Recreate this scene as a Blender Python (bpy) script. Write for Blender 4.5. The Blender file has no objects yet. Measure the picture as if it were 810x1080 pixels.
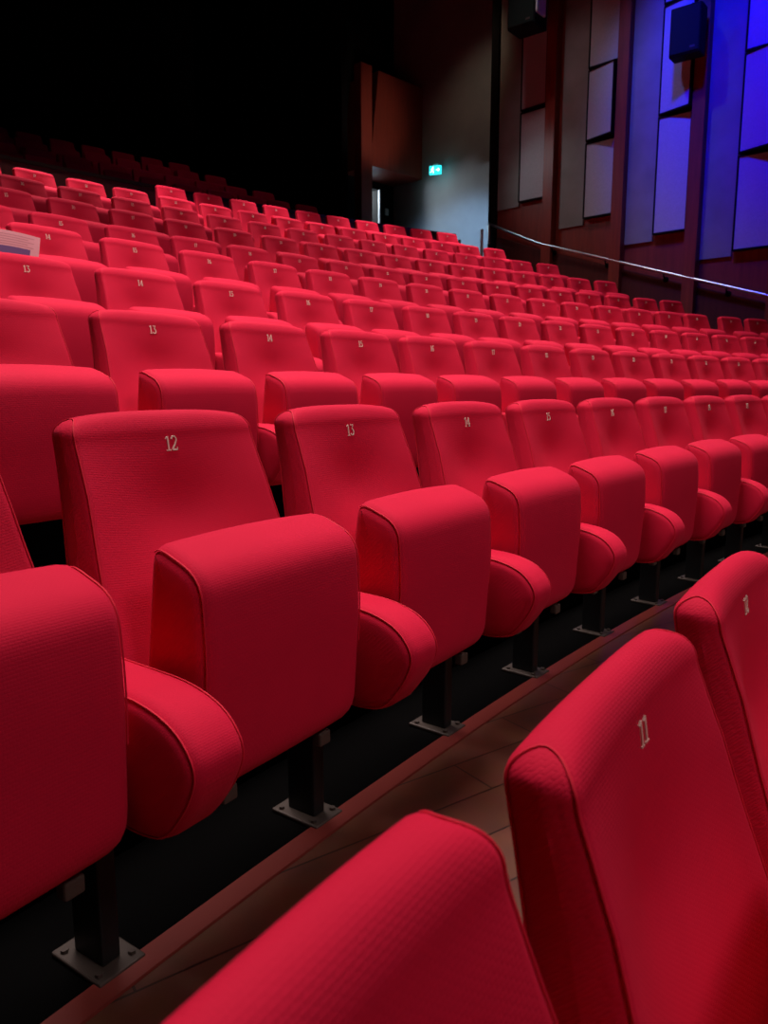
import bpy, bmesh, math, random
from math import sin, cos, pi, radians, sqrt, atan2
from mathutils import Vector, Matrix

random.seed(7)
sc = bpy.context.scene
COL = sc.collection

# ------------------------------------------------------------------ helpers
CAM_H = 1.20                      # camera above the floor of the nearest row
PITCH = 0.1608
CX, CY = 17.0184, -10.5414        # centre of the curved rows (plan)
SP = 0.55                         # seat pitch
HL = 0.85                         # number above its row's floor
H2 = sqrt(0.5)


def polar(r, a):
    return CX + r * sin(a), CY + r * cos(a)


def ns(n, s):                     # n: towards the side wall, s: along it (down the hall)
    return H2 * (n + s), H2 * (n - s)


def link(name, me, mat=None, parent=None, label=None):
    o = bpy.data.objects.new(name, me)
    COL.objects.link(o)
    if mat is not None:
        for m in (mat if isinstance(mat, (list, tuple)) else [mat]):
            me.materials.append(m)
    if parent is not None:
        o.parent = parent
    if label:
        o['label'] = label
    return o


def to_mesh(name, bm, smooth=None):
    bmesh.ops.recalc_face_normals(bm, faces=bm.faces)
    me = bpy.data.meshes.new(name)
    bm.to_mesh(me)
    bm.free()
    if smooth is not None:
        me.shade_smooth()
        try:
            me.set_sharp_from_angle(angle=radians(smooth))
        except Exception:
            pass
    return me


def tag(o, label, cat, group=None):
    o['label'] = label
    o['category'] = cat
    if group:
        o['group'] = group
    return o


def empty(name, loc, rz, label, cat, group=None):
    o = bpy.data.objects.new(name, None)
    COL.objects.link(o)
    o.location = loc
    o.rotation_euler = (0, 0, rz)
    o.empty_display_size = 0.1
    return tag(o, label, cat, group)


def struct(o):
    o['kind'] = 'structure'
    return o


def bbox(bm, x0, x1, y0, y1, z0, z1, bev=0.0, M=None):
    vs = [bm.verts.new((x, y, z)) for x in (x0, x1) for y in (y0, y1) for z in (z0, z1)]
    q = [(0, 1, 3, 2), (4, 6, 7, 5), (0, 4, 5, 1), (2, 3, 7, 6), (0, 2, 6, 4), (1, 5, 7, 3)]
    fs = [bm.faces.new([vs[i] for i in f]) for f in q]
    if bev > 0:
        es = list({e for f in fs for e in f.edges})
        r = bmesh.ops.bevel(bm, geom=es, offset=bev, segments=2, affect='EDGES', profile=0.5)
        vs = list({v for f in r['faces'] for v in f.verts} | {v for v in vs if v.is_valid})
    if M is not None:
        bmesh.ops.transform(bm, matrix=M, verts=[v for v in vs if v.is_valid])
    return vs


def wall_matrix():
    # local x = along the wall (s), local y = outward beyond the wall (n), local z = up
    return Matrix(((H2, H2, 0, 0), (-H2, H2, 0, 0), (0, 0, 1, CAM_H), (0, 0, 0, 1)))


WM = wall_matrix()


def wbox(name, s0, s1, n0, n1, z0, z1, mat, parent=None, bev=0.0):
    """box in wall coordinates; z relative to the camera height"""
    bm = bmesh.new()
    bbox(bm, s0, s1, n0, n1, z0, z1, bev)
    bmesh.ops.transform(bm, matrix=WM, verts=bm.verts)
    return link(name, to_mesh(name, bm), mat, parent)


def prism(name, pts_sz, n0, n1, mat, parent=None):
    bm = bmesh.new()
    a = [bm.verts.new((s, n0, z)) for s, z in pts_sz]
    b = [bm.verts.new((s, n1, z)) for s, z in pts_sz]
    bm.faces.new(a)
    bm.faces.new(b[::-1])
    k = len(a)
    for i in range(k):
        bm.faces.new((a[i], b[i], b[(i + 1) % k], a[(i + 1) % k]))
    bmesh.ops.transform(bm, matrix=WM, verts=bm.verts)
    return link(name, to_mesh(name, bm), mat, parent)


def tube(bm, pts, r, seg=8, closed=False, cap=True):
    pts = [Vector(p) for p in pts]
    n = len(pts)
    rings = []
    prev = None
    for i, p in enumerate(pts):
        if closed:
            t = pts[(i + 1) % n] - pts[i - 1]
        else:
            t = pts[min(i + 1, n - 1)] - pts[max(i - 1, 0)]
        if t.length < 1e-9:
            t = Vector((0, 0, 1))
        t.normalize()
        if prev is None:
            u = t.orthogonal().normalized()
        else:
            u = (prev - t * prev.dot(t))
            u = u.normalized() if u.length > 1e-6 else t.orthogonal().normalized()
        prev = u
        v = t.cross(u)
        rr = r[i] if isinstance(r, (list, tuple)) else r
        rings.append([bm.verts.new(p + (u * cos(2 * pi * k / seg) + v * sin(2 * pi * k / seg)) * rr) for k in range(seg)])
    for i in range(n if closed else n - 1):
        A, B = rings[i], rings[(i + 1) % n]
        for k in range(seg):
            bm.faces.new((A[k], A[(k + 1) % seg], B[(k + 1) % seg], B[k]))
    if cap and not closed:
        bm.faces.new(rings[0][::-1])
        bm.faces.new(rings[-1])


# ------------------------------------------------------------------ materials
def mat(name, color, rough=0.6, metal=0.0, spec=0.5, emit=None, estr=0.0):
    m = bpy.data.materials.new(name)
    m.use_nodes = True
    b = m.node_tree.nodes['Principled BSDF']
    b.inputs['Base Color'].default_value = (*color, 1)
    b.inputs['Roughness'].default_value = rough
    b.inputs['Metallic'].default_value = metal
    b.inputs['Specular IOR Level'].default_value = spec
    if emit:
        b.inputs['Emission Color'].default_value = (*emit, 1)
        b.inputs['Emission Strength'].default_value = estr
    return m


def nd(m, t, **kw):
    n = m.node_tree.nodes.new(t)
    for k, v in kw.items():
        setattr(n, k, v)
    return n


def lk(m, a, b):
    m.node_tree.links.new(a, b)


def noise_color(m, c1, c2, scale, detail=4, stretch=(1, 1, 1), coord='Object'):
    b = m.node_tree.nodes['Principled BSDF']
    tc = nd(m, 'ShaderNodeTexCoord')
    mp = nd(m, 'ShaderNodeMapping')
    mp.inputs['Scale'].default_value = stretch
    nz = nd(m, 'ShaderNodeTexNoise')
    nz.inputs['Scale'].default_value = scale
    nz.inputs['Detail'].default_value = detail
    rp = nd(m, 'ShaderNodeValToRGB')
    rp.color_ramp.elements[0].color = (*c1, 1)
    rp.color_ramp.elements[0].position = 0.3
    rp.color_ramp.elements[1].color = (*c2, 1)
    rp.color_ramp.elements[1].position = 0.72
    lk(m, tc.outputs[coord], mp.inputs['Vector'])
    lk(m, mp.outputs['Vector'], nz.inputs['Vector'])
    lk(m, nz.outputs['Fac'], rp.inputs['Fac'])
    lk(m, rp.outputs['Color'], b.inputs['Base Color'])
    return nz


def fabric_red():
    m = mat('red_seat_fabric', (0.60, 0.006, 0.03), rough=0.8, spec=0.16)
    b = m.node_tree.nodes['Principled BSDF']
    b.inputs['Sheen Weight'].default_value = 0.08
    b.inputs['Sheen Roughness'].default_value = 0.45
    b.inputs['Sheen Tint'].default_value = (1.0, 0.10, 0.18, 1)
    tc = nd(m, 'ShaderNodeTexCoord')
    # woven ribs: short dashes in offset rows
    mp = nd(m, 'ShaderNodeMapping')
    mp.inputs['Scale'].default_value = (1, 1, 1)
    comb = nd(m, 'ShaderNodeSeparateXYZ')
    lk(m, tc.outputs['Object'], comb.inputs['Vector'])
    yz = nd(m, 'ShaderNodeMath', operation='ADD')      # depth + height drives the rows so that tops are ribbed too
    lk(m, comb.outputs['Y'], yz.inputs[0])
    lk(m, comb.outputs['Z'], yz.inputs[1])
    cmb = nd(m, 'ShaderNodeCombineXYZ')
    lk(m, comb.outputs['X'], cmb.inputs['X'])
    lk(m, yz.outputs[0], cmb.inputs['Y'])
    br = nd(m, 'ShaderNodeTexBrick')
    br.inputs['Scale'].default_value = 1.0
    br.inputs['Brick Width'].default_value = 0.0085
    br.inputs['Row Height'].default_value = 0.0052
    br.inputs['Mortar Size'].default_value = 0.0012
    br.inputs['Mortar Smooth'].default_value = 1.0
    br.inputs['Color1'].default_value = (1, 1, 1, 1)
    br.inputs['Color2'].default_value = (0.85, 0.85, 0.85, 1)
    br.inputs['Mortar'].default_value = (0, 0, 0, 1)
    lk(m, cmb.outputs['Vector'], br.inputs['Vector'])
    bp = nd(m, 'ShaderNodeBump')
    bp.inputs['Strength'].default_value = 0.22
    bp.inputs['Distance'].default_value = 0.0012
    lk(m, br.outputs['Color'], bp.inputs['Height'])
    lk(m, bp.outputs['Normal'], b.inputs['Normal'])
    # faint wear, a shape of its own
    nz = nd(m, 'ShaderNodeTexNoise')
    nz.inputs['Scale'].default_value = 9
    nz.inputs['Detail'].default_value = 3
    lk(m, tc.outputs['Object'], nz.inputs['Vector'])
    rp = nd(m, 'ShaderNodeValToRGB')
    rp.color_ramp.elements[0].color = (0.54, 0.006, 0.036, 1)
    rp.color_ramp.elements[1].color = (0.62, 0.007, 0.041, 1)
    lk(m, nz.outputs['Fac'], rp.inputs['Fac'])
    lk(m, rp.outputs['Color'], b.inputs['Base Color'])
    return m


def wood_floor():
    m = mat('worn_wood_floor', (0.10, 0.045, 0.025), rough=0.32, spec=0.5)
    b = m.node_tree.nodes['Principled BSDF']
    tc = nd(m, 'ShaderNodeTexCoord')
    mp = nd(m, 'ShaderNodeMapping')
    mp.inputs['Rotation'].default_value = (0, 0, radians(-35))
    br = nd(m, 'ShaderNodeTexBrick')
    br.inputs['Scale'].default_value = 1.0
    br.inputs['Brick Width'].default_value = 0.6
    br.inputs['Row Height'].default_value = 0.14
    br.inputs['Mortar Size'].default_value = 0.0025
    br.inputs['Color1'].default_value = (0.13, 0.045, 0.028, 1)
    br.inputs['Color2'].default_value = (0.19, 0.065, 0.040, 1)
    br.inputs['Mortar'].default_value = (0.03, 0.012, 0.008, 1)
    nz = nd(m, 'ShaderNodeTexNoise')
    nz.inputs['Scale'].default_value = 14
    nz.inputs['Detail'].default_value = 6
    mx = nd(m, 'ShaderNodeMixRGB', blend_type='MULTIPLY')
    mx.inputs['Fac'].default_value = 0.5
    lk(m, tc.outputs['Object'], mp.inputs['Vector'])
    lk(m, mp.outputs['Vector'], br.inputs['Vector'])
    lk(m, mp.outputs['Vector'], nz.inputs['Vector'])
    lk(m, br.outputs['Color'], mx.inputs['Color1'])
    lk(m, nz.outputs['Color'], mx.inputs['Color2'])
    lk(m, mx.outputs['Color'], b.inputs['Base Color'])
    return m


def wood_wall(name, c1, c2):
    m = mat(name, c1, rough=0.45)
    noise_color(m, c1, c2, 3.0, 6, (6, 6, 0.6))
    return m


FAB = fabric_red()
PIPE = mat('red_piping_cord', (0.62, 0.006, 0.032), rough=0.7, spec=0.3)
THREAD = mat('cream_thread', (0.80, 0.58, 0.50), rough=0.6)
STEEL = mat('black_steel', (0.012, 0.012, 0.013), rough=0.45, metal=0.3)
PLATE = mat('dull_steel_plate', (0.07, 0.05, 0.042), rough=0.5, metal=0.3)
WOODF = wood_floor()
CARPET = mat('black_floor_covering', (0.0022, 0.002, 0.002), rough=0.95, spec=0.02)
NOSE = mat('red_brown_nosing', (0.20, 0.03, 0.024), rough=0.35)
WOODW = wood_wall('dark_red_wood', (0.20, 0.029, 0.020), (0.29, 0.046, 0.028))
WOODD = wood_wall('dark_brown_red_dado', (0.075, 0.015, 0.013), (0.11, 0.022, 0.018))
REDW = wood_wall('red_brown_lacquer', (0.24, 0.036, 0.020), (0.32, 0.048, 0.026))
STRIP = mat('grey_plaster', (0.24, 0.23, 0.21), rough=0.7)
noise_color(STRIP, (0.21, 0.20, 0.18), (0.27, 0.26, 0.24), 2.5)
ACOU = mat('grey_acoustic_cloth', (0.44, 0.44, 0.46), rough=0.9, spec=0.1)
noise_color(ACOU, (0.41, 0.41, 0.43), (0.47, 0.47, 0.49), 40)
GREYW = mat('grey_painted_wall', (0.34, 0.35, 0.36), rough=0.75)
noise_color(GREYW, (0.29, 0.30, 0.31), (0.38, 0.39, 0.40), 1.3)
BLACKP = mat('black_paint', (0.008, 0.007, 0.007), rough=0.9, spec=0.1)
CEILM = mat('black_ceiling_paint', (0.004, 0.004, 0.004), rough=0.95, spec=0.05)
BLK = mat('black_plastic', (0.006, 0.006, 0.006), rough=0.7, spec=0.1)
GRILL = mat('dark_speaker_grille', (0.016, 0.026, 0.022), rough=0.9, spec=0.05)
CHROME = mat('brushed_steel_rail', (0.75, 0.75, 0.78), rough=0.28, metal=1.0)
WHITE = mat('white_paint', (0.8, 0.8, 0.8), rough=0.6)
DOORM = mat('pale_blue_grey_door', (0.50, 0.60, 0.66), rough=0.5)

# ------------------------------------------------------------------ seats
def catmull(pts, per=5):
    out = []
    n = len(pts)
    for i in range(n):
        p0, p1, p2, p3 = (Vector(pts[(i + k - 1) % n]) for k in range(4))
        for j in range(per):
            t = j / per
            out.append(0.5 * ((2 * p1) + (-p0 + p2) * t + (2 * p0 - 5 * p1 + 4 * p2 - p3) * t * t + (-p0 + 3 * p1 - 3 * p2 + p3) * t ** 3))
    return out


def round_poly(pts, rad, per=5):
    """polygon (y,z) with every corner rounded by its own radius"""
    out = []
    n = len(pts)
    for i in range(n):
        p = Vector(pts[i])
        a = Vector(pts[i - 1]) - p
        b = Vector(pts[(i + 1) % n]) - p
        r = rad[i]
        la, lb = min(r, a.length * .48), min(r, b.length * .48)
        A = p + a.normalized() * la
        B = p + b.normalized() * lb
        for j in range(per + 1):
            t = j / per
            out.append((1 - t) ** 2 * A + 2 * t * (1 - t) * p + t * t * B)
    # resample long spans so that the depth curve can follow
    res = []
    for i in range(len(out)):
        p, q = out[i], out[(i + 1) % len(out)]
        k = max(1, int((q - p).length / 0.03))
        for j in range(k):
            res.append(p.lerp(q, j / k))
    return res


def inset(prof, d):
    n = len(prof)
    area = sum(prof[i].x * prof[(i + 1) % n].y - prof[(i + 1) % n].x * prof[i].y for i in range(n))
    sg = 1 if area > 0 else -1
    out = []
    for i in range(n):
        t = (prof[(i + 1) % n] - prof[i - 1])
        if t.length < 1e-9:
            out.append(prof[i].copy())
            continue
        t.normalize()
        nrm = Vector((-t.y, t.x)) * sg
        out.append(prof[i] + nrm * d)
    return out


def loft(prof, wf, r, warp=None, xc=0.0, nin=9, nf=4, cap=0.027):
    """side profile (y,z) carried across x from -w(z) to w(z) with rounded edges"""
    bm = bmesh.new()
    st = []
    for k in range(nf + 1):
        th = pi / 2 * k / nf
        st.append((r * (1 - sin(th)) if False else r * (1 - cos(pi / 2 - th)), r * (1 - sin(pi / 2 - (pi / 2 - th)))))
    # st: (edge distance e, inset i); k=0 -> e=r*(1-cos(90))=r ... rebuild plainly
    st = []
    for k in range(nf + 1):
        th = pi / 2 * k / nf
        st.append((r * (1 - cos(th)), r * (1 - sin(th))))
    cols = [(-1, e, i) for e, i in st] + [(2 * (j + 1) / (nin + 1) - 1, None, 0) for j in range(nin)] + [(1, e, i) for e, i in st[::-1]]
    rings = []
    for s, e, i in cols:
        pf = inset(prof, i) if i > 1e-9 else prof
        ring = []
        for q in pf:
            w = wf(q.y)
            x = s * (w - e) if e is not None else s * (w - r)
            y = q.x
            z = q.y
            if warp:
                y, z = warp(x, y, z, w)
            ring.append(bm.verts.new((x + xc, y, z)))
        rings.append(ring)
    n = len(prof)
    for a, b in zip(rings[:-1], rings[1:]):
        for k in range(n):
            bm.faces.new((a[k], a[(k + 1) % n], b[(k + 1) % n], b[k]))
    # side panels: rings drawn in towards the middle line of the profile, lightly padded
    ys = [q.x for q in prof]
    zs = [q.y for q in prof]
    tall = (max(zs) - min(zs)) > (max(ys) - min(ys)) * 1.05
    lo_, hi_ = (min(zs), max(zs)) if tall else (min(ys), max(ys))
    m_ = cap if tall else min(0.45 * (max(ys) - min(ys)), 0.3 * (hi_ - lo_))

    def mid(v):
        hit = []
        for i in range(n):
            p, q = prof[i], prof[(i + 1) % n]
            a_, b_ = (p.y, q.y) if tall else (p.x, q.x)
            if (a_ - v) * (b_ - v) <= 0 and abs(a_ - b_) > 1e-9:
                t_ = (v - a_) / (b_ - a_)
                hit.append(p.lerp(q, t_)[0 if tall else 1])
        return 0.5 * (min(hit) + max(hit))

    for ring, s in ((rings[0], -1), (rings[-1], 1)):
        pf = inset(prof, r)
        cur = ring
        for t_, pad in ((0.3, 0.0012), (0.65, 0.0022), (0.97, 0.0025)):
            new = []
            for q in pf:
                v = min(hi_ - m_, max(lo_ + m_, q.y if tall else q.x))
                tgt = Vector((mid(v), v)) if tall else Vector((v, mid(v)))
                c = q.lerp(tgt, t_)
                w = wf(c.y)
                x = s * w
                y, z = c.x, c.y
                if warp:
                    y, z = warp(x, y, z, w)
                new.append(bm.verts.new((x + s * pad + xc, y, z)))
            for k in range(n):
                bm.faces.new((cur[k], cur[(k + 1) % n], new[(k + 1) % n], new[k]))
            cur = new
        f = bm.faces.new(cur)
        bmesh.ops.triangulate(bm, faces=[f], ngon_method='EAR_CLIP')
    return bm


def seam_path(prof, wf, r, side, warp=None, xc=0.0, keep=None):
    d = r * 0.29
    pts = []
    for q in inset(prof, d * 0.8):
        w = wf(q.y)
        x = side * (w - d * 0.8)
        y, z = q.x, q.y
        if warp:
            y, z = warp(x, y, z, w)
        if keep is None or keep(y, z):
            pts.append((x + xc, y, z))
    return pts


# backrest -----------------------------------------------------------
B_PROF = [(0.018, 0.054), (0.004, 0.030), (-0.001, 0.0), (-0.020, -0.075), (-0.050, -0.17), (-0.088, -0.28), (-0.118, -0.39), (-0.128, -0.48),
          (-0.112, -0.525), (-0.075, -0.53), (-0.050, -0.49), (-0.026, -0.38), (0.006, -0.23), (0.038, -0.08), (0.057, 0.010), (0.058, 0.042), (0.040, 0.060)]
B_P = catmull(B_PROF, 4)
Z_TOP = 0.061


def b_w(z):
    t = min(1, max(0, (0.03 - z) / 0.40))
    w = 0.207 + 0.030 * (t * t * (3 - 2 * t))
    rc = 0.036
    if z > Z_TOP - rc:
        q = min(rc, z - (Z_TOP - rc))
        w -= rc - sqrt(max(0, rc * rc - q * q))
    return w


def yf(z):                       # centre line of the front
    P = B_PROF[1:8]
    for (y0, z0), (y1, z1) in zip(P[:-1], P[1:]):
        if z1 <= z <= z0:
            t = (z0 - z) / (z0 - z1)
            return y0 + (y1 - y0) * t
    return P[0][0] if z > P[0][1] else P[-1][0]


def b_warp(x, y, z, w):
    u = min(1, abs(x) / w)
    fr = min(1, max(0, (yf(z) + 0.055 - y) / 0.05))          # 1 on the front face, 0 on the back
    low = min(1, max(0, (0.02 - z) / 0.10))
    y -= fr * (0.012 + 0.014 * low) * u ** 2.6
    y += fr * 0.022 * math.exp(-((z + 0.125) / 0.075) ** 2) * math.exp(-(x / 0.10) ** 2)      # hollow pressed into the padding
    # soft crown along the top edge
    z -= 0.008 * u ** 3 * min(1, max(0, (z + 0.02) / 0.08))
    return y, z


C_PROF = [(-0.175, -0.128), (-0.292, -0.172), (-0.300, -0.30), (-0.287, -0.525), (-0.225, -0.565), (-0.150, -0.50), (-0.135, -0.42)]
C_P = round_poly(C_PROF, [0.042, 0.046, 0.05, 0.05, 0.04, 0.04, 0.06])


def c_w(z):
    w = 0.202
    zb, rc = -0.562, 0.055
    if z < zb + rc:
        q = min(rc, (zb + rc) - z)
        w -= rc - sqrt(max(0, rc * rc - q * q))
    return w


def c_warp(x, y, z, w):
    u = min(1, abs(x) / 0.202)
    fr = min(1, max(0, (-0.22 - y) / 0.07))
    tp = min(1, max(0, (z + 0.30) / 0.15))
    y -= 0.008 * (1 - u * u) * fr
    z += 0.007 * (1 - u * u) * tp
    return y, z


A_PROF = [(-0.090, -0.318), (-0.295, -0.322), (-0.372, -0.346), (-0.412, -0.400), (-0.392, -0.455), (-0.338, -0.528), (-0.270, -0.540), (-0.100, -0.52)]
A_P = round_poly(A_PROF, [0.02, 0.05, 0.04, 0.045, 0.03, 0.03, 0.03, 0.03])
A_W = lambda z: 0.051

ME = {}
ME['backrest'] = to_mesh('backrest', loft(B_P, b_w, 0.014, b_warp, 0.0, 13), 50)
ME['seat_cushion'] = to_mesh('seat_cushion', loft(C_P, c_w, 0.027, c_warp, cap=0.10), 50)
ME['armrest'] = to_mesh('armrest', loft(A_P, A_W, 0.024, None, -SP / 2, 3), 50)
ME['armrest_end'] = to_mesh('armrest', loft(A_P, A_W, 0.024, None, SP / 2, 3), 50)


def pipe_mesh(sides, r=0.0022):
    bm = bmesh.new()
    for pts, closed in sides:
        tube(bm, pts, r, 6, closed)
    return to_mesh('piping', bm, 60)


for q in (-1, 1):
    ME['backrest_piping%d' % q] = pipe_mesh([(seam_path(B_P, b_w, 0.014, q, b_warp), True)], 0.0014)


def c_seam(side):
    n = len(C_P)
    pts = seam_path(C_P, c_w, 0.027, side, c_warp)
    # from the rear top edge over the front top edge, half-way down the front
    i0 = min(range(n), key=lambda i: (pts[i][1] + 0.165) ** 2 + (pts[i][2] + 0.135) ** 2)
    out = []
    for k in range(n):
        p = pts[(i0 + k) % n]
        out.append(p)
        if p[1] < -0.25 and p[2] < -0.36:
            break
    return out


# orientation of C_P: rear top -> front top -> front bottom
for q in (-1, 1):
    ME['cushion_piping%d' % q] = pipe_mesh([(c_seam(q), False)], 0.0014)
    ME['armrest_piping%d' % q] = pipe_mesh([(seam_path(A_P, A_W, 0.024, q, None, -SP / 2), True)], 0.0014)


def pedestal_mesh(xc):
    bm = bmesh.new()
    bbox(bm, xc - 0.018, xc + 0.018, -0.125, -0.045, -HL + 0.008, -0.505, 0.005)
    bbox(bm, xc - 0.014, xc + 0.014, -0.20, -0.06, -0.56, -0.505, 0.004)       # bracket up to the backrest
    return to_mesh('pedestal', bm)


def plate_mesh(xc):
    bm = bmesh.new()
    bbox(bm, xc - 0.045, xc + 0.045, -0.155, -0.02, -HL, -HL + 0.010, 0.003)
    for dx in (-0.032, 0.032):
        for dy in (-0.135, -0.04):
            tube(bm, [(xc + dx, dy, -HL + 0.009), (xc + dx, dy, -HL + 0.016)], 0.007, 6)
    return to_mesh('foot_plate', bm)


def hinge_mesh():
    bm = bmesh.new()
    tube(bm, [(-0.257, -0.185, -0.500), (0.257, -0.185, -0.500)], 0.012, 10)
    return to_mesh('hinge_bar', bm, 40)


def bumper_mesh(s):
    bm = bmesh.new()
    bbox(bm, s * 0.125 - 0.016, s * 0.125 + 0.016, -0.262, -0.240, -0.580, -0.552, 0.004)
    return to_mesh('hinge_bracket', bm)


ME['pedestal'] = pedestal_mesh(-SP / 2)
ME['pedestal_end'] = pedestal_mesh(SP / 2)
ME['foot_plate'] = plate_mesh(-SP / 2)
ME['hinge_bar'] = hinge_mesh()
for q in (-1, 1):
    ME['hinge_bracket%d' % q] = bumper_mesh(q)
KM = dict(backrest=FAB, seat_cushion=FAB, armrest=FAB, backrest_piping=PIPE, cushion_piping=PIPE, armrest_piping=PIPE,
          pedestal=STEEL, foot_plate=PLATE, hinge_bar=STEEL, hinge_bracket=PLATE)
for k in ME:
    ME[k].materials.append(KM[k.replace('_end', '').rstrip('-1')])

# embroidered serif digits: strokes (polyline, start width, end width) in a unit-high cell
def arc(cx, cy, rx, ry, a0, a1, n=12):
    return [(cx + rx * cos(radians(a0 + (a1 - a0) * i / n)), cy + ry * sin(radians(a0 + (a1 - a0) * i / n))) for i in range(n + 1)]


TK, TN = 0.115, 0.055
DIG = {
    '0': [(arc(.28, .5, .21, .45, 0, 360, 24), TK * .8)],
    '1': [([(.28, .04), (.28, .96)], TK), ([(.28, .95), (.10, .80)], TN), ([(.10, .035), (.46, .035)], TN)],
    '2': [(arc(.27, .72, .19, .23, 170, -20, 12) + [(.34, .42), (.08, .08)], TK * .75), ([(.07, .06), (.48, .06)], TK), ([(.48, .06), (.50, .22)], TN)],
    '3': [([(.08, .93), (.46, .93)], TK * .8), ([(.46, .93), (.25, .60)], TN), (arc(.24, .33, .22, .27, 88, -150, 14), TK * .85)],
    '4': [([(.38, .03), (.38, .96)], TK), ([(.36, .95), (.05, .30)], TN), ([(.03, .28), (.54, .28)], TN * 1.3), ([(.24, .03), (.52, .03)], TN)],
    '5': [([(.13, .95), (.46, .95)], TK * .8), ([(.13, .95), (.11, .55)], TN), (arc(.25, .34, .22, .28, 125, -150, 14), TK * .85)],
    '6': [(arc(.50, .42, .42, .54, 100, 180, 8), TK * .8), (arc(.28, .28, .20, .24, 0, 360, 18), TK * .75)],
    '7': [([(.07, .93), (.49, .93)], TK), ([(.49, .93), (.30, .50), (.24, .04)], TK * .8), ([(.07, .93), (.06, .76)], TN)],
    '8': [(arc(.28, .73, .17, .21, 0, 360, 18), TK * .7), (arc(.28, .27, .21, .24, 0, 360, 18), TK * .75)],
    '9': [(arc(.28, .70, .20, .24, 0, 360, 18), TK * .75), (arc(.06, .58, .42, .54, -80, 0, 8), TK * .8)],
}
NUM = {}


def number_mesh(n):
    if n in NUM:
        return NUM[n]
    txt = str(n)
    h = 0.028
    adv = 0.52
    tot = adv * len(txt)
    bm = bmesh.new()
    for j, ch in enumerate(txt):
        ox = -tot / 2 + adv * j
        for pts, wd in DIG[ch]:
            P = [Vector(((ox + px) * h, (py - .5) * h)) for px, py in pts]
            L, R_ = [], []
            for i, p in enumerate(P):
                t = P[min(i + 1, len(P) - 1)] - P[max(i - 1, 0)]
                if (P[0] - P[-1]).length < 1e-6 and i in (0, len(P) - 1):
                    t = P[1] - P[-2]
                t.normalize()
                nr = Vector((-t.y, t.x)) * wd * h / 2
                L.append(p + nr)
                R_.append(p - nr)
            lay = []
            for dz in (0.0004, -0.0016):
                lay.append([[bm.verts.new((q.x, b_warp(q.x, yf(q.y), q.y, b_w(q.y))[0] + dz, q.y)) for q in S] for S in (L, R_)])
            (l0, r0), (l1, r1) = lay
            for i in range(len(P) - 1):
                bm.faces.new((l1[i], l1[i + 1], r1[i + 1], r1[i]))
                bm.faces.new((l0[i], l1[i], l1[i + 1], l0[i + 1])) if False else None
                bm.faces.new((l0[i], l0[i + 1], l1[i + 1], l1[i]))
                bm.faces.new((r0[i], r0[i + 1], r1[i + 1], r1[i]))
            for i in (0, len(P) - 1):
                bm.faces.new((l0[i], r0[i], r1[i], l1[i]))
    me = to_mesh('seat_number', bm)
    me.materials.append(THREAD)
    NUM[n] = me
    return me


def P(name, key, parent, label=None):
    o = bpy.data.objects.new(name, ME[key])
    COL.objects.link(o)
    o.parent = parent
    if label:
        o['label'] = label
    return o


def make_seat(r, a, zl, num, detail, label, group, end=False):
    x, y = polar(r, a)
    base = Vector((x, y, CAM_H + zl - HL))
    # the empty stands on the floor below the number; parts are modelled relative to the number height
    root = empty('theatre_seat', base, -a, label, 'seat', group)
    up = Matrix.Translation((0, 0, HL))
    parts = [P('backrest', 'backrest', root), P('seat_cushion', 'seat_cushion', root), P('armrest', 'armrest', root)]
    if end:
        parts.append(P('armrest', 'armrest_end', root))
        parts.append(P('pedestal', 'pedestal_end', root))
    if detail >= 2:
        for q, k in ((0, 'backrest_piping'), (1, 'cushion_piping'), (2, 'armrest_piping')):
            P('piping', k + '-1', parts[q])
            P('piping', k + '1', parts[q])
    if detail >= 1:
        parts.append(P('hinge_bar', 'hinge_bar', root))
        parts.append(P('foot_plate', 'foot_plate', root, 'dull steel foot plate'))
        parts.append(P('hinge_bracket', 'hinge_bracket-1', root))
        parts.append(P('hinge_bracket', 'hinge_bracket1', root))
    parts.append(P('pedestal', 'pedestal', root, 'black steel leg'))
    if num:
        o = bpy.data.objects.new('seat_number', number_mesh(num))
        COL.objects.link(o)
        o.parent = root
        o['label'] = 'cream embroidered seat number'
        parts.append(o)
    # small lean of each tipped cushion
    for o in parts:
        o.location = (0, 0, HL)
    parts[1].rotation_euler = (radians(random.uniform(-0.7, 0.7)), 0, 0)
    parts[1].location = (0, random.uniform(-0.003, 0.003), HL)
    return root


PHASE = [-35.929, -37.214, -37.59, -38.995, -39.422, -39.905, -40.343, -41.766, -42.215, -39.85]
FIRST = [11, 12, 13, 13, 14, 15, 16, 16, 17, 21]       # seat number at that phase
HZ = [0.08, -0.001, -0.024, -0.048, -0.032, -0.044, -0.005, 0.025, 0.05, 0.125]
RR = [0.023, -0.021, 0.013, -0.019, -0.037, 0.022, 0.031, 0.004, -0.015, 0.0]
PHASE[9] = -39.67
RAD = [21.1615 + 0.9899 * (n - 1) + RR[n] for n in range(10)]
ZL = [-0.1018 + 0.3183 * (n - 1) + HZ[n] for n in range(10)]
ZL[9] = 2.56
LOHI = [(10, 12), (11, 20), (12, 24), (13, 27), (13, 30), (14, 30), (15, 30), (16, 30), (16, 30), (21, 30)]
ROWN = ['nearest', 'second', 'third', 'fourth', 'fifth', 'sixth', 'seventh', 'eighth', 'ninth', 'tenth']
WORD = {10: 'ten', 11: 'eleven', 12: 'twelve', 13: 'thirteen', 14: 'fourteen', 15: 'fifteen', 16: 'sixteen', 17: 'seventeen', 18: 'eighteen'}
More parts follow.
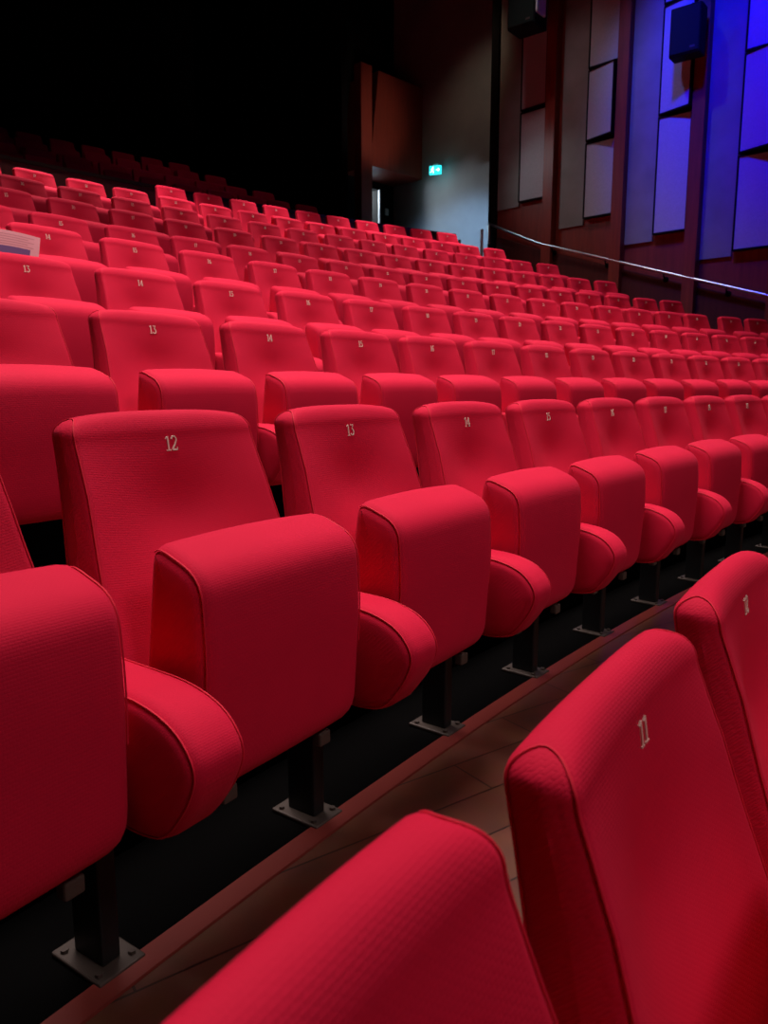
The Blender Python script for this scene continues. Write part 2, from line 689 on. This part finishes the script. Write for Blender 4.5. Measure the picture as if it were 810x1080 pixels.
ORD = ['', 'first', 'second', 'third', 'fourth', 'fifth', 'sixth', 'seventh', 'eighth', 'ninth', 'tenth', 'eleventh', 'twelfth', 'thirteenth',
       'fourteenth', 'fifteenth', 'sixteenth', 'seventeenth', 'eighteenth']
READ = {0: (11, 12), 1: (12, 17), 2: (13, 17), 3: (13, 17), 4: (14, 15)}     # numbers one can read


def seat_label(n, num):
    row = ROWN[n] + ' row'
    if n in READ and READ[n][0] <= num <= READ[n][1]:
        return 'red tip-up theatre seat with number %s on its back, in the %s' % (WORD[num], row)
    if n == 0 and num == 10:
        return 'red seat back cut off by the bottom edge, in the nearest row'
    if n == 1 and num == 11:
        return 'red tip-up seat cut off by the left edge, in the second row'
    if n in (1, 2, 3) and num < FIRST[n]:
        return 'red tip-up seat at the left edge, no number in view, in the %s' % row
    if n in (1, 2, 3):
        k = num - READ[n][1]
        return 'red tip-up seat in the %s, %s one right of number seventeen' % (row, ORD[k])
    if n == 9 and num == 21:
        return 'red tip-up seat at the left end of the top row below the parapet'
    k = 31 - num
    if k == 1:
        return 'red tip-up seat at the handrail end of the %s' % row
    return 'red tip-up seat in the %s, %s in from the handrail end' % (row, ORD[k])


for n in range(10):
    lo, hi = LOHI[n]
    for num in range(lo, hi + 1):
        ph = PHASE[n] + (num - FIRST[n])
        r, z = RAD[n], ZL[n]
        if n == 4 and num >= 29:                       # the end pair of the fifth row stands a little apart
            ph += 0.22
        a = ph * SP / r
        det = 2 if n <= 2 else (1 if n <= 4 else 0)
        st = make_seat(r, a + random.uniform(-0.0004, 0.0004), z, num, det, seat_label(n, num), 'red seats of the %s row' % ROWN[n], end=(num == 30))
        if n == 0 and num == 10:
            st.scale = (1, 1, 1.03)                   # sits a touch taller than its neighbours

# upper, unlit tier behind the parapet: (radius beyond the tenth row, right end angle, top height)
UP = [(1.5, -0.6345, 3.10), (2.5, -0.6440, 3.47), (3.5, -0.6580, 3.87), (4.5, -0.6660, 4.26)]
for j, (dr, aend, zt) in enumerate(UP):
    r = RAD[9] + dr
    z = zt - 0.06
    for k in range(9 if j < 3 else 8):
        a = aend - (k + 0.5) * SP / r - 0.0
        lab = 'unlit upper tier seat, %s row behind the parapet, %s from its right end' % (ORD[j + 1], ORD[k + 1])
        make_seat(r, a, z, None, 0, lab, 'unlit seats of the upper tier')

# ------------------------------------------------------------------ floors
def a_wall(r, n=12.0):
    k = (n - H2 * (CX + CY)) / (r * 1.0)
    # H2*(CX+CY) + r*sin(a+45deg) = n
    return math.asin(max(-1, min(1, k))) - pi / 4


A_LEFT = -1.16


def sector(name, r0, r1, z0, z1, a0, a1f, mats=None, seg=48, rm=None):
    """curved slab; a1f gives the end angle for each radius; rm: radius where the covering changes"""
    bm = bmesh.new()
    rs = [r0, r1] if rm is None else [r0, rm, r1]
    top, bot = [], []
    for r in rs:
        a1 = a1f(r)
        top.append([bm.verts.new((*polar(r, a0 + (a1 - a0) * i / seg), CAM_H + z1)) for i in range(seg + 1)])
        bot.append([bm.verts.new((*polar(r, a0 + (a1 - a0) * i / seg), CAM_H + z0)) for i in range(seg + 1)])
    K = len(rs)
    for k in range(K - 1):
        for i in range(seg):
            f = bm.faces.new((top[k][i], top[k][i + 1], top[k + 1][i + 1], top[k + 1][i]))
            f.material_index = k if K == 3 else 0
            bm.faces.new((bot[k][i], bot[k + 1][i], bot[k + 1][i + 1], bot[k][i + 1]))
    for i in range(seg):
        f = bm.faces.new((bot[0][i], bot[0][i + 1], top[0][i + 1], top[0][i]))
        f.material_index = 1 if K == 3 else 0
        f = bm.faces.new((top[-1][i], top[-1][i + 1], bot[-1][i + 1], bot[-1][i]))
        f.material_index = 1 if K == 3 else 0
    for i in (0, seg):
        for k in range(K - 1):
            bm.faces.new((top[k][i], top[k + 1][i], bot[k + 1][i], bot[k][i]))
    return link(name, to_mesh(name, bm), mats)


FL = [z - HL for z in ZL]
for n in range(10):
    r0 = RAD[n - 1] + 0.13 if n else RAD[0] - 2.6
    r1 = RAD[n] + 0.13
    zb = (FL[n - 1] if n else FL[0]) - 0.12
    if n == 9:
        r1 = RAD[9] + 0.75
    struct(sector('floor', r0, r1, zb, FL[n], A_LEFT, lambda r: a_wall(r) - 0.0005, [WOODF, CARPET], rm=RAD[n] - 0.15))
    struct(sector('trim_nosing', RAD[n] - 0.185, RAD[n] - 0.135, FL[n], FL[n] + 0.006, A_LEFT, lambda r: a_wall(r) - 0.07, [NOSE]))

zp = FL[9]
for j, (dr, aend, zt) in enumerate(UP):
    r = RAD[9] + dr
    r0 = RAD[9] + 0.75 if j == 0 else RAD[9] + UP[j - 1][0] + 0.13
    zf = zt - 0.06 - HL
    r1 = r + 0.13 if j < 3 else r + 1.6
    struct(sector('floor', r0, r1, zp - 0.1, zf, -1.0, lambda q: min(-0.60, (aend + 0.02)), [CARPET]))
    zp = zf

# parapet behind the tenth row
RP = RAD[9] + 0.56
par = struct(sector('wall_parapet', RP, RP + 0.12, FL[9] - 0.05, 2.70, -0.95, lambda r: -0.560, [WOODD]))
cap = struct(sector('trim_parapet_cap', RP - 0.02, RP + 0.15, 2.70, 2.745, -0.95, lambda r: -0.559, [mat('dark_bronze_cap', (0.06, 0.035, 0.03), 0.3, 0.6)]))

# ------------------------------------------------------------------ right-hand wall
Z0, Z1 = -1.6, 9.0
struct(wbox('wall_side', -9.2, 1.2, 12.0, 12.2, Z0, Z1, WOODW))
struct(wbox('wall_side_return', -9.2, -9.0, 12.2, 12.9, Z0, Z1, BLACKP))
BAYS = [(-9.02, 3.20), (-7.70, 2.70), (-6.45, 2.28), (-5.20, 1.91), (-3.95, 1.50), (-2.7, 1.1)]
struct(wbox('trim_corner', -9.2, -9.04, 11.93, 12.0, Z0, Z1, BLACKP))
PB = [3.24, 2.77, 2.35, 1.955, 1.55, 1.15]
SPLIT = [[4.76], [3.986, 5.10], [4.10, 5.66], [3.30, 4.66], [3.2, 4.6], [3.0, 4.5]]
BAYN = ['first bay beside the rear corner', 'second bay from the rear corner', 'third bay from the rear corner', 'fourth bay from the rear corner', 'fifth bay', 'sixth bay']
TILT = {(1, 1): 0.13, (2, 1): 0.12, (3, 1): 0.16, (0, 1): 0.02}
for b in range(5):
    s0, zs = BAYS[b]
    s1 = s0 + (0.47 if b else 0.47)
    struct(wbox('wall_side_plaster', s0, s1, 11.965, 12.0, zs, Z1, STRIP))
    p0, p1 = s1 + 0.03, s1 + 0.03 + 0.54
    f0 = p1 + 0.015
    struct(wbox('trim_fin', f0, f0 + 0.19, 11.84, 12.0, Z0, Z1, WOODW))
    cuts = [PB[b]] + SPLIT[b] + [Z1 - 0.3]
    for k in range(len(cuts) - 1):
        zb, zt = cuts[k] + 0.015, cuts[k + 1] - 0.015
        pos = ['lowest', 'middle', 'top'] if len(cuts) == 4 else ['lower', 'upper']
        c = ns(11.9, (p0 + p1) / 2)
        tone = 'blue-lit' if b >= 2 else ('mauve-grey' if b == 1 else 'dim grey')
        root = empty('acoustic_panel', (c[0], c[1], CAM_H + zb), 0,
                     '%s %s panel of the side wall, in the %s' % (pos[k], tone, BAYN[b]), 'wall panel', 'cloth panels of the side wall')
        inv = Matrix.Translation((-c[0], -c[1], -(CAM_H + zb)))
        tl = TILT.get((b, k), 0.0)
        # frame and cloth; a tilted panel swings its right edge out of the wall
        bm = bmesh.new()
        fw = 0.022
        for (a0, a1, q0, q1) in ((p0, p0 + fw, zb, zt), (p1 - fw, p1, zb, zt), (p0 + fw, p1 - fw, zb, zb + fw), (p0 + fw, p1 - fw, zt - fw, zt)):
            bbox(bm, a0, a1, 11.90, 11.998, q0, q1)
        bm2 = bmesh.new()
        bbox(bm2, p0 + fw, p1 - fw, 11.912, 11.99, zb + fw, zt - fw)
        for B in (bm, bm2):
            for v in B.verts:
                if tl:
                    u = (v.co.x - p0) / (p1 - p0)
                    if v.co.y < 11.95:
                        v.co.y -= tl * max(0, u)
            bmesh.ops.transform(B, matrix=inv @ WM, verts=B.verts)
        link('frame', to_mesh('frame', bm), BLK, root)
        link('cloth', to_mesh('cloth', bm2), ACOU, root)

# raked dado under the handrail
rail = [(-9.12, 2.97), (-8.05, 2.50), (-5.93, 1.836), (-4.17, 1.301), (-2.6, 0.82)]
struct(prism('trim_dado', [(-9.02, 0.2), (-9.02, 2.74), (-8.03, 2.40), (-5.93, 1.74), (-4.17, 1.205), (-1.0, 0.24), (-1.0, -1.5), (-3.0, -1.5)], 11.95, 12.0, WOODD))
rb = ns(11.86, rail[0][0])
hr = empty('handrail', (rb[0], rb[1], CAM_H + rail[0][1]), 0, 'long shiny steel handrail running down the dark side wall', 'handrail')
inv = Matrix.Translation((-rb[0], -rb[1], -(CAM_H + rail[0][1])))
bm = bmesh.new()
pts = [Vector((-9.12, 11.86, 2.62))] + [Vector((-9.12, 11.86, 2.93))]
dense = []
rr = [(-9.10, 2.962)] + rail[1:]
for (s0, z0), (s1, z1) in zip(rr[:-1], rr[1:]):
    for i in range(6):
        t = i / 6
        dense.append(Vector((s0 + (s1 - s0) * t, 11.86, z0 + (z1 - z0) * t)))
dense.append(Vector((rr[-1][0], 11.86, rr[-1][1])))
tube(bm, pts + dense, 0.024, 12)
bmesh.ops.transform(bm, matrix=inv @ WM, verts=bm.verts)
link('rail', to_mesh('rail', bm, 40), CHROME, hr)
for s in (-7.75, -6.72, -5.70, -4.72, -3.6):
    for (s0, z0), (s1, z1) in zip(rr[:-1], rr[1:]):
        if s0 <= s <= s1:
            z = z0 + (z1 - z0) * (s - s0) / (s1 - s0)
    bm = bmesh.new()
    tube(bm, [(s, 11.86, z - 0.02), (s, 11.87, z - 0.07), (s, 11.92, z - 0.10), (s, 11.955, z - 0.10)], 0.012, 8)
    tube(bm, [(s, 11.935, z - 0.10), (s, 11.955, z - 0.10)], 0.045, 12)
    bmesh.ops.transform(bm, matrix=inv @ WM, verts=bm.verts)
    link('bracket', to_mesh('bracket', bm, 40), BLK, hr, 'black rail bracket')


# ------------------------------------------------------------------ rear corner: grey wall, door, bulkhead
struct(wbox('wall_rear_side', -12.6, -9.2, 12.9, 13.1, 1.2, Z1, GREYW))
# end wall with the doorway
struct(wbox('wall_rear', -12.8, -12.6, 10.6, 11.96, 1.2, Z1, BLACKP))
struct(wbox('wall_rear', -12.8, -12.6, 12.42, 13.1, 1.2, Z1, BLACKP))
struct(wbox('wall_rear', -12.8, -12.6, 11.96, 12.42, 4.25, Z1, BLACKP))
struct(wbox('floor_landing', -13.9, -9.2, 10.4, 12.9, 1.2, 2.15, CARPET))
# lit lobby behind the doorway
struct(wbox('wall_lobby', -14.0, -13.9, 11.2, 13.1, 2.0, 4.6, DOORM))
struct(wbox('ceiling_lobby', -13.9, -12.8, 11.2, 13.1, 4.5, 4.6, BLACKP))
struct(wbox('wall_lobby_side', -13.9, -12.8, 13.0, 13.1, 2.0, 4.5, DOORM))
struct(wbox('door_frame', -12.62, -12.56, 12.42, 12.46, 2.15, 4.25, GREYW))
# red-brown fin and hanging bulkhead
struct(wbox('wall_fin', -11.75, -11.55, 10.93, 11.22, 1.2, 6.15, REDW))
bm = bmesh.new()
q = [(11.60, 6.22), (12.9, 6.22), (12.9, 4.40), (11.36, 4.40)]
A = [bm.verts.new((-11.75, n, z)) for n, z in q]
B = [bm.verts.new((-12.6, n, z)) for n, z in q]
bm.faces.new(A)
bm.faces.new(B[::-1])
for i in range(4):
    bm.faces.new((A[i], B[i], B[(i + 1) % 4], A[(i + 1) % 4]))
bmesh.ops.transform(bm, matrix=WM, verts=bm.verts)
struct(link('wall_bulkhead', to_mesh('bulkhead', bm), REDW))
# black wall beside the upper tier, back wall, left wall, ceiling
struct(wbox('wall_tier_side', -19.5, -11.75, 10.6, 10.75, 1.2, Z1, BLACKP))
RB = RAD[9] + 6.2
struct(sector('wall_back', RB, RB + 0.2, 1.0, Z1, A_LEFT, lambda r: -0.64, [BLACKP]))
xl, yl = polar(18.5, A_LEFT)
xm, ym = polar(RB + .2, A_LEFT)
bm = bmesh.new()
dv = Vector((xm - xl, ym - yl, 0)).normalized()
pn = Vector((-dv.y, dv.x, 0)) * 0.2
vs = [(xl, yl), (xm, ym), (xm + pn.x, ym + pn.y), (xl + pn.x, yl + pn.y)]
lo = [bm.verts.new((x, y, CAM_H - 1.8)) for x, y in vs]
hi = [bm.verts.new((x, y, CAM_H + Z1)) for x, y in vs]
bm.faces.new(lo[::-1])
bm.faces.new(hi)
for i in range(4):
    bm.faces.new((lo[i], lo[(i + 1) % 4], hi[(i + 1) % 4], hi[i]))
struct(link('wall_left', to_mesh('wall_left', bm), BLACKP))
bm = bmesh.new()
bbox(bm, -16, 16, -6, 26, CAM_H + Z1, CAM_H + Z1 + 0.2)
struct(link('ceiling', to_mesh('ceiling', bm), CEILM))

# exit sign: green lit box with running figure, door and arrow
ex_n, ex_s, ex_z = 12.62, -11.12, 4.42
c = ns(ex_n, ex_s)
ex = empty('exit_sign', (c[0], c[1], CAM_H + ex_z), pi * 0.0, 'small glowing green exit sign on the grey rear wall', 'sign')
GREEN = mat('exit_green', (0.01, 0.35, 0.28), 0.5, emit=(0.02, 0.55, 0.60), estr=2.2)
LITW = mat('exit_white', (0.8, 0.9, 0.9), 0.5, emit=(0.6, 1.0, 0.95), estr=3.0)
yaw = atan2(c[0], c[1])
RM = Matrix.Rotation(-0.35 - 0.0, 4, 'Z')
bm = bmesh.new()
bbox(bm, -0.125, 0.125, -0.03, 0.03, -0.085, 0.085, 0.006, RM)
link('sign_box', to_mesh('sign_box', bm), GREEN, ex)
bm = bmesh.new()
# running figure
def flat(bm, pts, y0=-0.0335, y1=-0.0300):
    a = [bm.verts.new((x, y0, z)) for x, z in pts]
    b = [bm.verts.new((x, y1, z)) for x, z in pts]
    bm.faces.new(a)
    bm.faces.new(b[::-1])
    for i in range(len(a)):
        bm.faces.new((a[i], b[i], b[(i + 1) % len(a)], a[(i + 1) % len(a)]))
def stroke(bm, p, q, w):
    p, q = Vector(p), Vector(q)
    t = (q - p).normalized()
    nn = Vector((-t.y, t.x)) * w / 2
    flat(bm, [tuple(p + nn), tuple(q + nn), tuple(q - nn), tuple(p - nn)])
flat(bm, [(-0.045 + 0.013 * cos(k * pi / 5), 0.055 + 0.013 * sin(k * pi / 5)) for k in range(10)])
for p, q, w in (((-0.05, .036), (-0.062, -0.01), .024), ((-0.06, -0.008), (-0.03, -0.03), .015), ((-0.03, -0.03), (-0.035, -0.065), .013),
                ((-0.062, -0.008), (-0.085, -0.04), .015), ((-0.085, -0.04), (-0.108, -0.04), .012), ((-0.05, .032), (-0.02, .012), .011), ((-0.052, .03), (-0.085, .012), .011)):
    stroke(bm, p, q, w)
for p, q, w in (((0.02, 0.0), (0.09, 0.0), .018), ((0.092, 0.0), (0.06, 0.03), .016), ((0.092, 0.0), (0.06, -0.03), .016)):
    stroke(bm, p, q, w)
bmesh.ops.transform(bm, matrix=RM, verts=bm.verts)
link('pictogram', to_mesh('pictogram', bm), LITW, ex, 'white running figure and arrow')
bm = bmesh.new()
bbox(bm, -0.05, 0.05, 0.0, 0.20, 0.085, 0.125, 0.006, RM)
tube(bm, [RM @ Vector((0, 0.02, 0.10)), RM @ Vector((0.0, 0.20, 0.10))], 0.02, 8)
link('wall_arm', to_mesh('wall_arm', bm), WHITE, ex, 'pale mounting arm')

# little notice beside the door
bm = bmesh.new()
bbox(bm, -12.60, -12.585, 12.63, 12.73, 3.76, 3.90)
bmesh.ops.transform(bm, matrix=WM, verts=bm.verts)
o = link('notice', to_mesh('notice', bm), WHITE)
tag(o, 'small pale notice on the black wall right of the doorway', 'notice')

# two short steel stair posts at the end of the parapet
POSTM = mat('pale_satin_metal', (0.72, 0.76, 0.80), 0.4, 0.2)


def post(a, r, z0, z1, lab):
    x, y = polar(r, a)
    root = empty('rail_post', (x, y, CAM_H + z0), 0, lab, 'post')
    bm = bmesh.new()
    tube(bm, [(0, 0, 0.01), (0, 0, z1 - z0)], 0.028, 12)
    link('shaft', to_mesh('shaft', bm, 40), POSTM, root)
    bm = bmesh.new()
    tube(bm, [(0, 0, 0), (0, 0, 0.014)], 0.065, 16)
    link('base_flange', to_mesh('base_flange', bm, 40), POSTM, root)
    bm = bmesh.new()
    tube(bm, [(0, 0, z1 - z0), (0, 0, z1 - z0 + .012), (0, 0, z1 - z0 + 0.03)], [0.034, 0.034, 0.018], 12)
    link('end_cap', to_mesh('end_cap', bm, 40), POSTM, root)


post(-0.5455, RAD[9] + 0.30, FL[9], 2.80, 'taller bright steel post at the top of the side stairs')
post(-0.5545, RAD[9] + 0.62, FL[9], 2.64, 'shorter steel post beside the right end of the parapet')

# ------------------------------------------------------------------ loudspeakers on the side wall
def speaker(s, n, z0, z1, w, d, lab, yaw, pale=False):
    c = ns(n, s)
    root = empty('loudspeaker', (c[0], c[1], CAM_H + z0), 0, lab, 'loudspeaker')
    M = Matrix.Rotation(radians(-45) + yaw, 4, 'Z')
    h = z1 - z0
    bm = bmesh.new()
    bbox(bm, -w / 2, w / 2, -d, 0, 0, h, 0.02, M)
    link('cabinet', to_mesh('cabinet', bm), BLK, root)
    bm = bmesh.new()
    bbox(bm, -w / 2 + .02, w / 2 - .02, -d - 0.012, -d + 0.01, 0.03, h - 0.03, 0.006, M)
    link('grille', to_mesh('grille', bm), GRILL, root, 'dark grey-green grille')
    bm = bmesh.new()
    bbox(bm, w * .18, w * .34, -d - 0.016, -d - 0.010, 0.07, 0.10, 0.002, M)
    link('badge', to_mesh('badge', bm), PLATE, root)
    bm = bmesh.new()
    if pale:  # pale plate added to give the black cabinet its lit side
        pb = bmesh.new()
        bbox(pb, w / 2 - 0.004, w / 2 + 0.03, -d * 0.95, -d * 0.25, 0.16, h - 0.05, 0.03, M)
        link('lit_side_plate', to_mesh('lit_side_plate', pb), POSTM, root, 'pale plate standing in for the lit side')
    back = (M.inverted() @ Matrix.Rotation(radians(-45), 4, 'Z')) @ Vector((0, 11.93 - n, 0))
    bbox(bm, -0.05, 0.05, -0.03, 0.03, h * 0.55, h * 0.75, 0.004, M)
    tube(bm, [M @ Vector((0, -0.02, h + .0)), M @ Vector((0, 0.0, h + .10)), Matrix.Rotation(radians(-45), 4, 'Z') @ Vector((0, 11.96 - n, h + .12))], 0.018, 8)
    tube(bm, [M @ Vector((0, 0, h * .65)), Matrix.Rotation(radians(-45), 4, 'Z') @ Vector((0, 11.96 - n, h * .65))], 0.02, 8)
    link('bracket', to_mesh('bracket', bm), STEEL, root)
    return root


speaker(-5.42, 11.72, 4.70, 5.36, 0.44, 0.26, 'black box loudspeaker hung on the blue-lit third bay of the side wall', radians(6))
sp = speaker(-8.00, 11.48, 5.72, 7.0, 0.50, 0.42, 'large black loudspeaker at the top of the first bay', radians(6), True)

# ------------------------------------------------------------------ leaflet left on a seat
def leaflet():
    n = 4
    r = RAD[n]
    k13 = PHASE[n] + (13 - FIRST[n])
    a = k13 * SP / r
    x, y = polar(r, a)
    R = Matrix.Translation((x, y, CAM_H + ZL[n])) @ Matrix.Rotation(-a, 4, 'Z')
    return R


LR = leaflet()
PAPER = mat('paper_with_red_bounce', (0.55, 0.19, 0.22), rough=0.6)  # white paper; red bounce light from the seats is put into its colour
INKB = mat('violet_print', (0.09, 0.015, 0.10), rough=0.6)
GREYI = mat('grey_print', (0.36, 0.10, 0.12), rough=0.6)


def sheet(u0, u1, v0, v1, lift, thick, nu=10, nv=10):
    """curved patch of the leaflet: u along, v up the page (metres)"""
    bm = bmesh.new()
    def S(u, v, h):
        # stands on the armrest, leaning back on the tipped cushions; the right edge slants and the page sags a little
        z = -0.315 + v
        x = u + 0.32 * (v - 0.25)
        z -= 0.20 * (u - 0.20) * v + 0.35 * (u - 0.20) ** 2
        y = -0.366 + 0.20 * (z + 0.315) + 0.25 * (z + 0.315) ** 2
        return Vector((x, y - h, z))
    g = [[[bm.verts.new(S(u0 + (u1 - u0) * i / nu, v0 + (v1 - v0) * j / nv, h)) for j in range(nv + 1)] for i in range(nu + 1)] for h in (lift, lift + thick)]
    for i in range(nu):
        for j in range(nv):
            for q in (0, 1):
                bm.faces.new((g[q][i][j], g[q][i + 1][j], g[q][i + 1][j + 1], g[q][i][j + 1]))
    for i in range(nu):
        for j in (0, nv):
            bm.faces.new((g[0][i][j], g[0][i + 1][j], g[1][i + 1][j], g[1][i][j]))
    for j in range(nv):
        for i in (0, nu):
            bm.faces.new((g[0][i][j], g[0][i][j + 1], g[1][i][j + 1], g[1][i][j]))
    bmesh.ops.recalc_face_normals(bm, faces=bm.faces)
    return bm


LU0, LU1, LV0, LV1 = 0.06, 0.33, 0.003, 0.255
lf = empty('leaflet', LR @ Vector((0.1, -0.33, -0.25)), 0, 'pale printed leaflet propped on a fifth row armrest at the left edge', 'leaflet')
linv = Matrix.Translation(-(LR @ Vector((0.1, -0.33, -0.25)))) @ LR
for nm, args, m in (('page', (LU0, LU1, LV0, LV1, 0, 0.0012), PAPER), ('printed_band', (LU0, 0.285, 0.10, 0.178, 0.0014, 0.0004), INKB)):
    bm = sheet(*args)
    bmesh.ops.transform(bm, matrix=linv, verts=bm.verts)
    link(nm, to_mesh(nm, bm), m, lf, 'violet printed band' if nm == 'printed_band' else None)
bm = bmesh.new()
for j in range(5):
    b2 = sheet(LU0 + .03, 0.30 - 0.03 * (j % 2), 0.187 + j * 0.012, 0.190 + j * 0.012, 0.0014, 0.0003, 8, 1)
    me = bpy.data.meshes.new('tmp')
    b2.to_mesh(me)
    b2.free()
    bm.from_mesh(me)
    bpy.data.meshes.remove(me)
bmesh.ops.transform(bm, matrix=linv, verts=bm.verts)
link('text_lines', to_mesh('text_lines', bm), GREYI, lf, 'grey lines of small print')

# ------------------------------------------------------------------ lights
def area(name, loc, target, size, energy, color=(1, 1, 1), spread=180, sy=None):
    d = bpy.data.lights.new(name, 'AREA')
    d.energy = energy
    d.color = color
    d.size = size
    if sy:
        d.shape = 'RECTANGLE'
        d.size_y = sy
    d.spread = radians(spread)
    o = bpy.data.objects.new(name, d)
    COL.objects.link(o)
    o.location = loc
    o.rotation_euler = (Vector(target) - Vector(loc)).to_track_quat('-Z', 'Y').to_euler()
    return o


def spot(name, loc, target, energy, angle, color=(1, 1, 1), blend=0.5, soft=0.1):
    d = bpy.data.lights.new(name, 'SPOT')
    d.energy = energy
    d.color = color
    d.spot_size = radians(angle)
    d.spot_blend = blend
    d.shadow_soft_size = soft
    o = bpy.data.objects.new(name, d)
    COL.objects.link(o)
    o.location = loc
    o.rotation_euler = (Vector(target) - Vector(loc)).to_track_quat('-Z', 'Y').to_euler()
    return o


def W(x, y, z):
    return Vector((x, y, CAM_H + z))


WARM = (1.0, 0.88, 0.84)
# house lights under the ceiling, with two added fills among them
area('house_light_near', W(-0.5, 2.2, 4.6), W(-0.1, 2.0, 0), 1.6, 98, WARM, 110)
area('stage_side_fill', W(3.4, -1.6, 4.4), W(0.6, 2.6, -0.6), 1.6, 32, WARM, 90)  # added fill from the stage side, lifts the dark seat fronts
area('house_light_mid', W(2.4, 6.2, 6.6), W(2.4, 6.2, 0), 2.4, 132, WARM, 84)
area('house_light_left', W(-1.5, 4.6, 6.2), W(-1.5, 4.6, 0), 1.6, 57, WARM, 66)
area('house_light_far', W(1.5, 10.4, 7.6), W(1.5, 10.4, 0), 2.0, 100, WARM, 70)
area('rear_fill', W(-2.4, 8.6, 7.0), W(-2.4, 8.6, 0), 1.6, 55, WARM, 62)  # added fill that brightens the eighth row
# a line of downlights over the ninth and tenth rows
for i in range(6):
    x, y = polar(RAD[8] + 0.40, -0.885 + 0.062 * i)
    spot('row_downlight', W(x, y, 6.6), W(x, y, 0), 1400, 27, (1.0, 0.78, 0.80), 0.6, 0.12)
spot('tier_fill', W(-1.5, 12.0, 8.2), W(-3.2, 14.6, 3.4), 45, 60, (1.0, 0.8, 0.8), 0.9, 0.3)  # added weak spot so the upper tier shows faintly
# blue wash on the side wall
bx = ns(8.0, -4.6)
spot('blue_wash', W(bx[0], bx[1], 8.7), W(*ns(12.0, -4.6), 4.9), 3300, 46, (0.0, 0.004, 1.0), 0.8, 0.25)
bx = ns(8.8, -6.6)
spot('pale_blue_wash', W(bx[0], bx[1], 8.4), W(*ns(12.0, -6.0), 4.2), 330, 32, (0.25, 0.30, 1.0), 0.9, 0.2)
bx = ns(9.3, -7.6)
spot('dim_white_wash', W(bx[0], bx[1], 8.0), W(*ns(12.0, -7.4), 3.4), 80, 50, (1.0, 0.80, 0.90), 0.9, 0.2)
bx = ns(9.8, -9.3)
spot('cool_spill', W(bx[0], bx[1], 4.6), W(*ns(12.0, -7.7), 3.2), 42, 50, (0.75, 0.90, 1.0), 0.9, 0.2)
bx = ns(11.0, -10.2)
spot('cool_wash', W(bx[0], bx[1], 3.1), W(*ns(12.9, -10.4), 2.2), 130, 105, (0.35, 0.62, 1.0), 0.5, 0.15)
bx = ns(10.6, -9.2)
spot('warm_wash', W(bx[0], bx[1], 7.0), W(*ns(12.9, -10.0), 5.2), 28, 64, (1.0, 0.78, 0.55), 0.9, 0.2)
spot('bulkhead_wash', W(*ns(11.2, -9.4), 4.2), W(*ns(11.4, -11.75), 5.2), 46, 50, (1.0, 0.80, 0.70), 0.8, 0.2)
lb = ns(12.1, -13.3)
d = bpy.data.lights.new('lobby_lamp', 'POINT')
d.energy = 220
d.color = (0.8, 0.92, 1.0)
d.shadow_soft_size = 0.1
o = bpy.data.objects.new('lobby_lamp', d)
COL.objects.link(o)
o.location = W(lb[0], lb[1], 4.2)

# ------------------------------------------------------------------ world, camera, view
w = bpy.data.worlds.new('dark_hall')
sc.world = w
w.use_nodes = True
w.node_tree.nodes['Background'].inputs['Color'].default_value = (0.02, 0.02, 0.022, 1)
w.node_tree.nodes['Background'].inputs['Strength'].default_value = 0.0

cd = bpy.data.cameras.new('camera')
cd.sensor_width = 36
cd.sensor_fit = 'AUTO'
cd.lens = 811 / 1080 * 36
cd.clip_start = 0.02
cd.dof.use_dof = True
cd.dof.focus_distance = 1.9
cd.dof.aperture_fstop = 9.0
co = bpy.data.objects.new('camera', cd)
COL.objects.link(co)
co.location = (0, 0, CAM_H)
co.rotation_euler = (pi / 2 - PITCH, 0, 0)
sc.camera = co

sc.view_settings.view_transform = 'Standard'
sc.view_settings.look = 'None'
sc.view_settings.exposure = 0.0
sc.view_settings.gamma = 1.0
sc.view_settings.use_curve_mapping = False
sc.cycles.use_denoising = True
sc.cycles.max_bounces = 6
